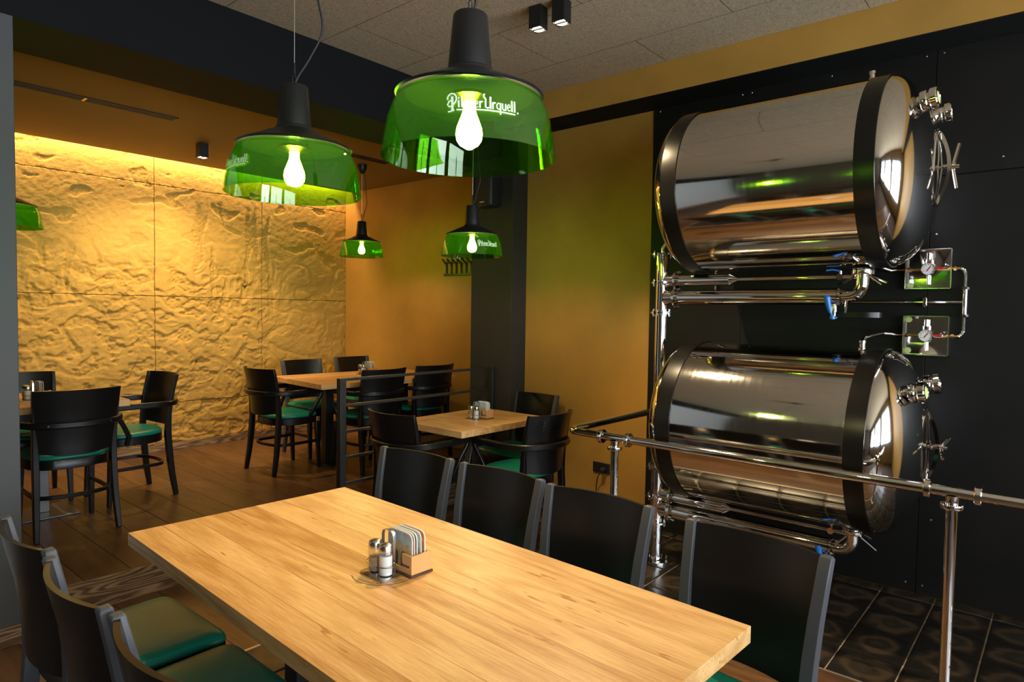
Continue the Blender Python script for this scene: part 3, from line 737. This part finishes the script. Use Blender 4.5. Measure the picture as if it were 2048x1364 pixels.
place(AC, 1.755, 5.115, 183, 'black armchair seen side-on against the relief wall, left table', ZB, G3)
place(AC, 1.265, 5.475, 270, 'black armchair behind the left table, partly hidden by the grey post', ZB, G3)

# ================================================================== TABLES
def table(name, label, loc, rz, lx, ly, n, along, m):
    t = thing(name, label, 'table', loc, rz); th = .042; z1 = .75
    if along == 'y':
        ws = [random.uniform(.8, 1.25) for _ in range(n)]; s_ = sum(ws); x = -lx/2
        for w in ws:
            xe = x+lx*w/s_; bx('top_board', (x+.00015, -ly/2, z1-th), (xe-.00015, ly/2, z1), m, t, bevel=.0012); x = xe
    else:
        ws = [random.uniform(.8, 1.25) for _ in range(n)]; s_ = sum(ws); y = -ly/2
        for w in ws:
            ye = y+ly*w/s_; bx('top_board', (-lx/2, y+.00015, z1-th), (lx/2, ye-.00015, z1), m, t, bevel=.0012); y = ye
    return t
def pedestal(t, x, y, m='iron_black', foot=.2, w=.04, z1=.707):
    MB().box((x-w, y-w, .012), (x+w, y+w, z1-.008)).build('pedestal_post', m, t, bevel=.003)
    MB().box((x-foot, y-foot, 0), (x+foot, y+foot, .012)).build('base_plate', m, t, bevel=.004)
    MB().box((x-.15, y-.15, z1-.008), (x+.15, y+.15, z1)).build('mount_plate', m, t)
T1 = table('dining_table', 'long oak dining table in the foreground', (1.193, 1.466, 0), math.radians(-2.4), .832, 1.767, 7, 'y', 'table_oak')
pedestal(T1, 0, .5, foot=.17); pedestal(T1, 0, -.5, foot=.17)
# burnt ring and stamped marks round the condiments
bmk = MB()
for k in range(44):
    a0 = math.radians(150+k*4.6); a1 = a0+math.radians(4.6); w = .0012
    c = Vector((-.012, .012, .7504)); r = .092
    bmk.add([c+Vector((math.cos(a)*(r+s_*w), math.sin(a)*(r+s_*w), 0)) for a, s_ in ((a0, -1), (a0, 1), (a1, 1), (a1, -1))], [(0, 1, 2, 3)])
for k in range(26):
    a = math.radians(175+k*6.4); c = Vector((-.012+math.cos(a)*.080, .012+math.sin(a)*.080, .7504)); d = random.uniform(.001, .004)
    bmk.add([c+Vector((x, y, 0)) for x, y in ((-d, -.001), (d, -.0016), (d, .001), (-d, .002))], [(0, 1, 2, 3)])
bmk.build('burnt_ring', 'holder_base', T1, smooth=False)
T2 = table('small_table', 'small square oak table below the step railing', (3.341, 3.205, 0), 0, .866, .635, 5, 'y', 'table_oak')
MB().box((-.03, -.03, .01), (.03, .03, .70)).build('pedestal_post', 'iron_black', T2, bevel=.003)
for s in (-1, 1):
    MB().bar([(-s*.02, 0, .60), (-s*.09, -.0, .30), (-s*.16, 0, .01)], .05, .012, (0, 1, 0)).build('splayed_strut', 'steel_grey', T2, bevel=.002)
MB().box((-.2, -.2, 0), (.2, .2, .012)).build('base_plate', 'iron_black', T2, bevel=.004)
MB().box((-.2, -.15, .70), (.2, .15, .707)).build('mount_plate', 'iron_black', T2)
T3 = table('back_table', 'oak dining table in the corner of the back room', (3.745, 4.965, ZB), math.radians(-5), 1.40, .90, 5, 'x', 'table_oak_x')
pedestal(T3, -.4, 0, foot=.12); pedestal(T3, .4, 0, foot=.12)
T4 = table('left_table', 'oak table behind the grey post on the raised floor', (1.17, 5.075, ZB), math.radians(-1), .93, .80, 5, 'x', 'table_oak_x')
pedestal(T4, .07, -.012, 'steel_grey', foot=.17, w=.03)

# ------------------------------------------------------------------ condiments
def shaker(label, fill, loc):
    t = thing('shaker', label, 'shaker', loc, 0, 'glass shakers in wire caddies')
    MB().lathe([(.0005, 0), (.016, 0), (.0175, .003), (.0175, .050), (.0155, .060), (.014, .062)], 20).build('glass_body', 'clear_glass', t)
    MB().lathe([(.0005, .003), (.0150, .0032), (.0152, .048 if fill == 'salt' else .036), (.0005, .0485 if fill == 'salt' else .0365)], 20).build('filling', fill, t)
    MB().lathe([(.0155, .056), (.0170, .057), (.0172, .068), (.0150, .073), (.009, .0755), (.0005, .0765)], 20).build('metal_cap', 'satin_steel', t)
    return t
def caddy(label, loc, rz):
    t = thing('shaker_caddy', label, 'caddy', loc, rz, 'wire shaker caddies')
    slab_outline(superell(.048, .034, 5, 32), [(1, 0), (1, .002), (.97, .0026)]).build('tray', 'satin_steel', t)
    MB().tube([(.044*math.cos(2*PI*k/32), .026*math.sin(2*PI*k/32), .027) for k in range(32)], .0013, 6, closed=True).build('wire_loop', 'satin_steel', t)
    MB().bar([(x_, -.0232, z_) for x_, z_ in ((-.022, .002), (-.022, .088), (-.019, .097), (-.010, .101), (.010, .101), (.019, .097), (.022, .088), (.022, .002))], .008, .0016, (0, 1, 0)).build('handle', 'satin_steel', t)
    return t
def coaster(label, loc, rx, front, rz, mats):
    t = thing('coaster', label, 'coaster', loc, rz, 'beer mats standing in wooden holders')
    t.rotation_euler = (0, rx, rz)
    ol = superell(.047, .047, 6, 28); mb = MB(); n = len(ol)
    for x in (0, .0018): mb.v += [(x, p[0], .047+p[1]) for p in ol]
    for k in range(n): mb.f.append((k, (k+1) % n, n+(k+1) % n, n+k))
    mb.f.append(tuple(range(n))); mb.f.append(tuple(reversed(range(n, 2*n))))
    mb.build('card', 'coaster_card', t, angle=60)
    def flat(name, polys, m, x=-.0003):
        q = MB()
        for pl in polys: q.add([(x, a, b_) for a, b_ in pl], [tuple(range(len(pl)))])
        q.build(name, m, t, smooth=False)
    flat('print_sky', [[(p[0]*.94, .047+p[1]*.94) for p in ol]], mats[0])
    flat('print_gate', [[(-.042, .008), (.042, .008), (.042, .052), (.034, .056), (.034, .064), (.012, .060), (0, .072), (-.012, .060), (-.034, .064), (-.034, .056), (-.042, .052)]], mats[1], -.0005)
    arch = lambda c: [(c-.010, .010)]+[(c+.010*math.cos(a), .034+.012*math.sin(a)) for a in [PI-i/8*PI for i in range(9)]]+[(c+.010, .010)]
    flat('print_arch', [arch(-.016), arch(.016)], mats[2], -.0007)
    return t
def holder(label, loc, rz, lettering=False):
    t = thing('coaster_holder', label, 'holder', loc, rz, 'wooden beer mat holders')
    MB().box((-.034, -.052, 0), (.034, .064, .005)).build('base', 'holder_base', t, bevel=.001)
    b = MB()
    b.box((-.030, -.049, .005), (.030, -.043, .05)).box((-.030, .056, .005), (.030, .062, .022)).box((-.030, -.043, .005), (-.024, -.012, .05)).box((.024, -.043, .005), (.030, -.012, .05)).box((-.030, -.012, .005), (-.024, .056, .016)).box((.024, -.012, .005), (.030, .056, .016))
    b.build('box', 'holder_wood', t, bevel=.0008)
    return t
SK, SP, CM = (('coaster_sky', 'coaster_stone', 'coaster_dark'), ('coaster_orange', 'coaster_stone', 'coaster_dark'), ('coaster_dark', 'coaster_orange', 'coaster_stone'))
GLYPH = {
 'P': (1.42, [([(.12, 1.02), (.08, 1.25), (.25, 1.6), (.6, 1.85), (1.0, 1.8), (1.25, 1.45), (1.25, 1.0), (1.05, .6), (.8, .35)], .22), ([(.72, 1.45), (.72, -.5)], .32), ([(.6, .95), (.25, .72), (.08, .35), (.25, .10), (.6, .12)], .18), ([(.12, -.62), (.5, -.55), (.98, -.36)], .17)]),
 'i': (.42, [([(.14, 0), (.14, .95)], .24), ([(.04, 1.2), (.24, 1.26)], .2)]),
 'l': (.42, [([(.14, 0), (.14, 1.5)], .24), ([(.02, 1.4), (.14, 1.52)], .12)]),
 's': (.60, [([(.48, .82), (.25, .93), (.1, .72), (.42, .38), (.40, .12), (.06, .10)], .18)]),
 'n': (.72, [([(.12, 0), (.12, .95)], .22), ([(.12, .68), (.40, .92), (.54, .75), (.54, 0)], .2)]),
 'e': (.62, [([(.10, .48), (.46, .60), (.44, .84), (.25, .93), (.08, .7), (.08, .3), (.25, .07), (.52, .16)], .16)]),
 'r': (.58, [([(.12, 0), (.12, .95)], .22), ([(.12, .68), (.36, .93), (.52, .82)], .19)]),
 'U': (1.16, [([(.22, 1.95), (.02, 1.75), (.12, 1.5), (.32, 1.25), (.28, .25), (.5, .06), (.86, .2)], .22), ([(.95, 1.65), (.95, 0)], .26)]),
 'q': (.76, [([(.55, .85), (.3, .93), (.08, .65), (.1, .25), (.3, .07), (.55, .15)], .18), ([(.58, .95), (.58, -.62)], .2)]),
 'u': (.76, [([(.12, .95), (.12, .2), (.3, .05), (.56, .2)], .2), ([(.58, .95), (.58, 0)], .2)]),
}
def script_strokes():
    """the two-word script mark as ribbons in letter units; returns (ribbons, width)"""
    out = []; x = 0
    for ch in 'PilsnerUrquell':
        adv, st = GLYPH[ch]
        for pts, w in st: out.append(([(x+a, b_) for a, b_ in pts], w))
        x += adv
    out.append(([(1.25, -.32), (1.6, -.34), (3.5, -.24), (5.5, -.22), (x-.2, -.30)], .2))
    out.append(([(x+.10, -.02), (x+.32, -.02)], .22))
    return out, x+.3
def script_mesh(mapf, unit, bold=1.0):
    """mapf(x, y) in metres -> point on the printed surface"""
    rib, W = script_strokes(); mb = MB()
    for pts, w in rib:
        w *= bold
        fine = []
        for (a, b_) in zip(pts, pts[1:]):
            n_ = max(1, int(math.hypot(b_[0]-a[0], b_[1]-a[1])/.25))
            fine += [(a[0]+(b_[0]-a[0])*i/n_, a[1]+(b_[1]-a[1])*i/n_) for i in range(n_)]
        fine.append(pts[-1]); vs = []; n_ = len(fine)
        for i, p in enumerate(fine):
            q0, q1 = fine[max(i-1, 0)], fine[min(i+1, n_-1)]; tx, ty = q1[0]-q0[0], q1[1]-q0[1]; l = math.hypot(tx, ty) or 1
            for s_ in (-1, 1): vs.append(mapf((p[0]-ty/l*w/2*s_-W/2)*unit, (p[1]+tx/l*w/2*s_)*unit))
        mb.add(vs, [(2*i, 2*i+1, 2*i+3, 2*i+2) for i in range(n_-1)])
    return mb
def table_set(base, rz, where, n=5, sx=1):
    """caddy with two shakers, and beside it a wooden holder with beer mats; base = point on the table top"""
    M = Matrix.Translation(base) @ Matrix.Rotation(rz, 4, 'Z'); S = 1.2; out = []
    out.append(caddy('wire shaker caddy on the %s' % where, M @ Vector((0, 0, 0)), rz+PI/2))
    out.append(shaker('glass salt shaker with steel cap on the %s' % where, 'salt', M @ Vector((0, -.0245*sx, .0032))))
    out.append(shaker('glass pepper shaker with steel cap on the %s' % where, 'pepper', M @ Vector((0, .0245*sx, .0032))))
    hx, hy = .078, -.028
    h = holder('wooden beer mat holder on the %s' % where, M @ Vector((hx, hy, 0)), rz); out.append(h)
    script_mesh(lambda x, y: (-.0312, -.0275-x, .022+y), .0032, 1.7).build('stamped_lettering', 'print_black', h, smooth=False)
    offs = [-.0215, -.0145, -.007, .005, .0165]
    names = ['frontmost', 'second', 'middle', 'fourth', 'rearmost']
    for k in range(n):
        out.append(coaster('%s beer mat in the holder on the %s' % (names[k], where), M @ Vector((hx+offs[k]*S, hy+.0075, .0064)), 0, True, rz, (SK, SP, CM)[k % 3]))
    for o in out: o.scale = (S, S, S)
table_set((1.165, 1.476, .7506), math.radians(-2), 'long table')
table_set((3.325, 3.185, .7506), math.radians(3), 'small square table', 4)
table_set((3.79, 5.10, ZB+.7506), math.radians(-4), 'back corner table', 4)
table_set((1.16, 5.05, ZB+.7506), 0, 'table behind the grey post', 3)

# ================================================================== PENDANT LAMPS
LD = .405
def lamp_proto():
    t = thing('pendant_lamp', '', 'lamp')
    R0 = LD/2                                                    # origin = rim centre
    out = [(R0, 0), (R0-.004, .03), (R0-.014, .085), (R0-.026, .118), (R0-.036, .134), (R0-.05, .142)]
    inn = [(r-.004, z) for r, z in reversed(out)]
    g = MB().lathe(out+inn, 72, loop=True).build('glass_shade', 'green_glass', t, angle=50)
    MB().lathe([(R0-.034, .1385), (R0-.030, .143), (R0-.048, .152), (R0-.085, .168), (.078, .187), (.060, .193), (.056, .197), (.0555, .202), (.051, .206), (.0405, .325), (.038, .330), (.0005, .331)], 56).build('metal_cap', 'lamp_black', t, angle=40)
    MB().lathe([(.0005, .15), (.045, .148), (.05, .14), (.028, .132), (.022, .13), (.0005, .13)], 28).build('socket_plate', 'brass', t)
    MB().lathe([(.015, .13), (.0145, .118), (.016, .108), (.022, .092), (.029, .074), (.0315, .058), (.029, .043), (.021, .032), (.010, .0275), (.0005, .0265)], 24).build('light_bulb', 'bulb_glow', t)
    return t
def lamp(proto, first, loc, ang, ceil, label, text=True, bulge=.09, top='cable'):
    o = proto if first else copy_tree(proto)
    o.location = loc; o['label'] = label; o['group'] = 'green glass pendant lamps'; z0 = loc[2]
    gl_ = [c for c in o.children if c.name.startswith('glass_shade')][0]
    if text:
        R0 = LD/2
        def mp(x, y):
            z = .060+y; r = R0-.0005-.012*max(0, (z-.02))/.07; a = ang+x/r
            return (math.cos(a)*r, math.sin(a)*r, z)
        script_mesh(mp, .0157).build('lettering', 'letter_white', gl_, smooth=False)
    H = ceil-z0
    MB().cyl((0, 0, .375), (0, 0, H-.06), .0012, seg=6).build('steel_cable', 'screw', o)
    w = MB(); w.tube([(0, 0, .33), (-.006, 0, .345), (-.006, 0, .358), (.0, 0, .366), (.005, 0, .36), (.004, 0, .345), (.0, 0, .335)], .0014, 6); w.tube(arc((.006, 0, .335), .014, 0, 360, 16, 'xy')[:-1], .001, 6, closed=True); w.cyl((0, 0, .366), (0, 0, .40), .0045, .003, seg=10); w.build('hook', 'lamp_black', o)
    b_ = bulge; d = Vector((.65, -.76, 0))
    pts = [(0, 0, .332), d*.012+Vector((0, 0, .36)), d*.05*b_/.09+Vector((0, 0, .42)), d*.085*b_/.09+Vector((0, 0, .50)), d*.07*b_/.09+Vector((0, 0, .60)), d*.05*b_/.09+Vector((0, 0, .75)), d*.02+Vector((0, 0, 1.0)), d*.01+Vector((0, 0, 1.3))]
    pts = [p for p in pts if Vector(p).z < H-.09]+[d*.008+Vector((0, 0, H-.05))]
    sm_ = []                                                     # Catmull-Rom smoothing
    pv = [Vector(p) for p in pts]
    for i in range(len(pv)-1):
        p0, p1, p2, p3 = pv[max(i-1, 0)], pv[i], pv[i+1], pv[min(i+2, len(pv)-1)]
        for k in range(6):
            t_ = k/6; sm_.append(.5*((2*p1)+(p2-p0)*t_+(2*p0-5*p1+4*p2-p3)*t_*t_+(3*p1-p0-3*p2+p3)*t_**3))
    sm_.append(pv[-1])
    MB().tube(sm_, .0032, 8).build('power_cord', 'rubber', o)
    MB().lathe([(.0005, H-.085), (.012, H-.083), (.03, H-.07), (.042, H-.045), (.046, H-.02), (.046, H-.0005)], 28).build('ceiling_cup', 'lamp_black', o)
    return o
LP = lamp_proto()
def toward(loc, deg):
    """angle on the shade: facing the room's camera side, turned deg to the right"""
    return math.atan2(-loc[1], -loc[0])+math.radians(deg)
LAMPS = [((1.109, 1.088, 1.857), 9, ZC, 'largest green glass pendant lamp over the near half of the long table', True, .0),
         ((1.109, 1.836, 1.852), -62, ZC, 'green glass pendant lamp over the far half of the long table', True, .09),
         ((3.78, 5.10, 2.005), 128, 2.86, 'small green glass pendant lamp over the back corner table', True, .05),
         ((3.12, 3.022, 1.868), 33, ZC, 'green glass pendant lamp in front of the dark column', True, .05),
         ((1.09, 5.175, 2.0), 180, 2.86, 'green glass pendant lamp cut off by the grey post', False, .05)]
for i, (loc, dg, ceil, lab, tx, bl) in reversed(list(enumerate(LAMPS))):
    src = copy_tree(LP) if i else LP
    lamp(src, True, loc, toward(loc, dg), ceil, lab, tx, bl)

# ================================================================== CEILING FITTINGS
def spot_cube(label, loc, rz, target, power, two=True):
    t = thing('ceiling_spot', label, 'spotlight', loc, rz, 'black cube ceiling spots')
    h = .036; H = .115
    b_ = MB()
    for lo, hi in (((-h, -h), (h, -h+.003)), ((-h, h-.003), (h, h)), ((-h, -h+.003), (-h+.003, h-.003)), ((h-.003, -h+.003), (h, h-.003))): b_.box((lo[0], lo[1], -H), (hi[0], hi[1], 0))
    b_.box((-h+.003, -h+.003, -H+.025), (h-.003, h-.003, -.002)); b_.build('housing', 'lamp_black', t, smooth=False)
    MB().lathe([(.0005, -H+.012), (.026, -H+.010), (.031, -H+.002)], 24).build('lens', 'led_glow', t)
    MB().box((-.006, -.032, -H+.0015), (.006, .032, -H+.006)).build('louvre', 'lamp_black', t, smooth=False)
    spot('spot_beam', Vector(loc)+Vector((0, 0, -H-.004)), target, power, WARM, 78 if two else 120, .8, .025)
    return t
spot_cube('black cube ceiling spot beside the large pendant, left of the pair', (2.765, 2.212, ZC-.002), .1, (3.3, 1.6, .8), 150)
spot_cube('black cube ceiling spot beside the large pendant, right of the pair', (2.778, 2.07, ZC-.002), .1, (1.9, 1.6, .7), 150)
spot_cube('black cube ceiling spot in the back room near the relief wall', (2.49, 5.52, 2.858), 0, (2.55, 6.5, .6), 105, False)
def diffuser(label, x0, x1, y0, y1, z, splits):
    t = thing('slot_diffuser', label, 'vent', ((x0+x1)/2, (y0+y1)/2, z), 0, 'black linear slot diffusers'); hx, hy = (x1-x0)/2, (y1-y0)/2
    f = MB(); f.box((-hx, -hy, -.006), (hx, -hy+.008, 0)); f.box((-hx, hy-.008, -.006), (hx, hy, 0)); f.box((-hx, -hy, -.006), (-hx+.008, hy, 0)); f.box((hx-.008, -hy, -.006), (hx, hy, 0))
    f.build('frame', 'lamp_black', t, smooth=False)
    MB().box((-hx+.008, -hy+.008, -.002), (hx-.008, hy-.008, -.0005)).build('dark_slot', 'void_black', t, smooth=False)
    for k in range(3):
        y = -hy+2*hy*(k+1)/4; MB().box((-hx+.008, y-.003, -.006), (hx-.008, y+.003, -.002)).build('slat', 'lamp_black', t, smooth=False)
    for sx_ in splits: MB().box((sx_-(x0+x1)/2-.008, -hy+.008, -.0065), (sx_-(x0+x1)/2+.008, hy-.008, -.002)).build('joint_bar', 'brass', t, smooth=False)
diffuser('long black slot diffuser in the back ceiling at left', .7, 2.055, 4.925, 5.02, 2.8595, [1.48])
diffuser('short black slot diffuser in the back ceiling behind the lamps', 3.2, 3.876, 4.80, 4.895, 2.8595, [])

# ================================================================== WALL FITTINGS
sp = thing('wall_speaker', 'black loudspeaker mounted high on the dark column', 'speaker', (3.95, 3.57, 2.335))
MB().box((-.15, -.085, 0), (-.02, .085, .27)).build('cabinet', 'plastic_black', sp, bevel=.02, segs=3)
MB().box((-.156, -.072, .014), (-.1505, .072, .256)).build('grille', 'rubber', sp, bevel=.002)
MB().box((-.02, -.03, .08), (0, .03, .18)).build('bracket', 'plastic_black', sp)
lg = MB()
for k in range(4): lg.box((-.1575, .018-.012*k, .03), (-.1565, .026-.012*k, .037))
lg.build('badge', 'letter_white', sp, smooth=False)
hk = thing('coat_rack', 'black coat rack with curved hooks on the back room side wall', 'coat rack', (XB, 4.62, 1.862))
MB().box((-.02, -.20, 0), (0, .20, .02)).build('lower_bar', 'iron_black', hk, bevel=.002)
MB().box((-.012, -.20, .12), (0, .20, .135)).build('upper_bar', 'iron_black', hk, bevel=.002)
for k in range(6):
    y = -.17+.068*k
    MB().bar([(-.008, y, .01), (-.008, y, .09), (-.014, y, .12), (-.035, y+.01, .145), (-.05, y+.022, .165)], .020, .008, (0, 1, 0)).build('hook', 'iron_black', hk, bevel=.002)
so = thing('wall_socket', 'black double wall socket on the ochre wall by the railing', 'socket', (XW, 2.63, .36))
MB().box((-.010, -.073, -.038), (0, .073, .038)).build('faceplate', 'plastic_black', so, bevel=.003)
for y in (-.035, .035): MB().lathe([(.0005, -.002), (.018, -.002), (.02, .002), (.022, .002)], 24, Matrix.Translation((-.010, y, 0)) @ rotm((-1, 0, 0))).build('outlet', 'rubber', so)
pl = thing('power_plug', 'dark plug and cord in the wall socket', 'plug', (XW-.0125, 2.60, .352))
MB().lathe([(.0005, .045), (.012, .044), (.018, .03), (.020, .004), (.018, 0), (.0005, 0)], 20, rotm((-1, 0, 0))).build('plug_body', 'rubber', pl)
MB().tube([(-.03, .004, -.008), (-.036, .02, -.03), (-.03, .04, -.07), (-.016, .055, -.14), (-.006, .062, -.23), (-.006, .066, -.345)], .004, 8).build('cord', 'rubber', pl)
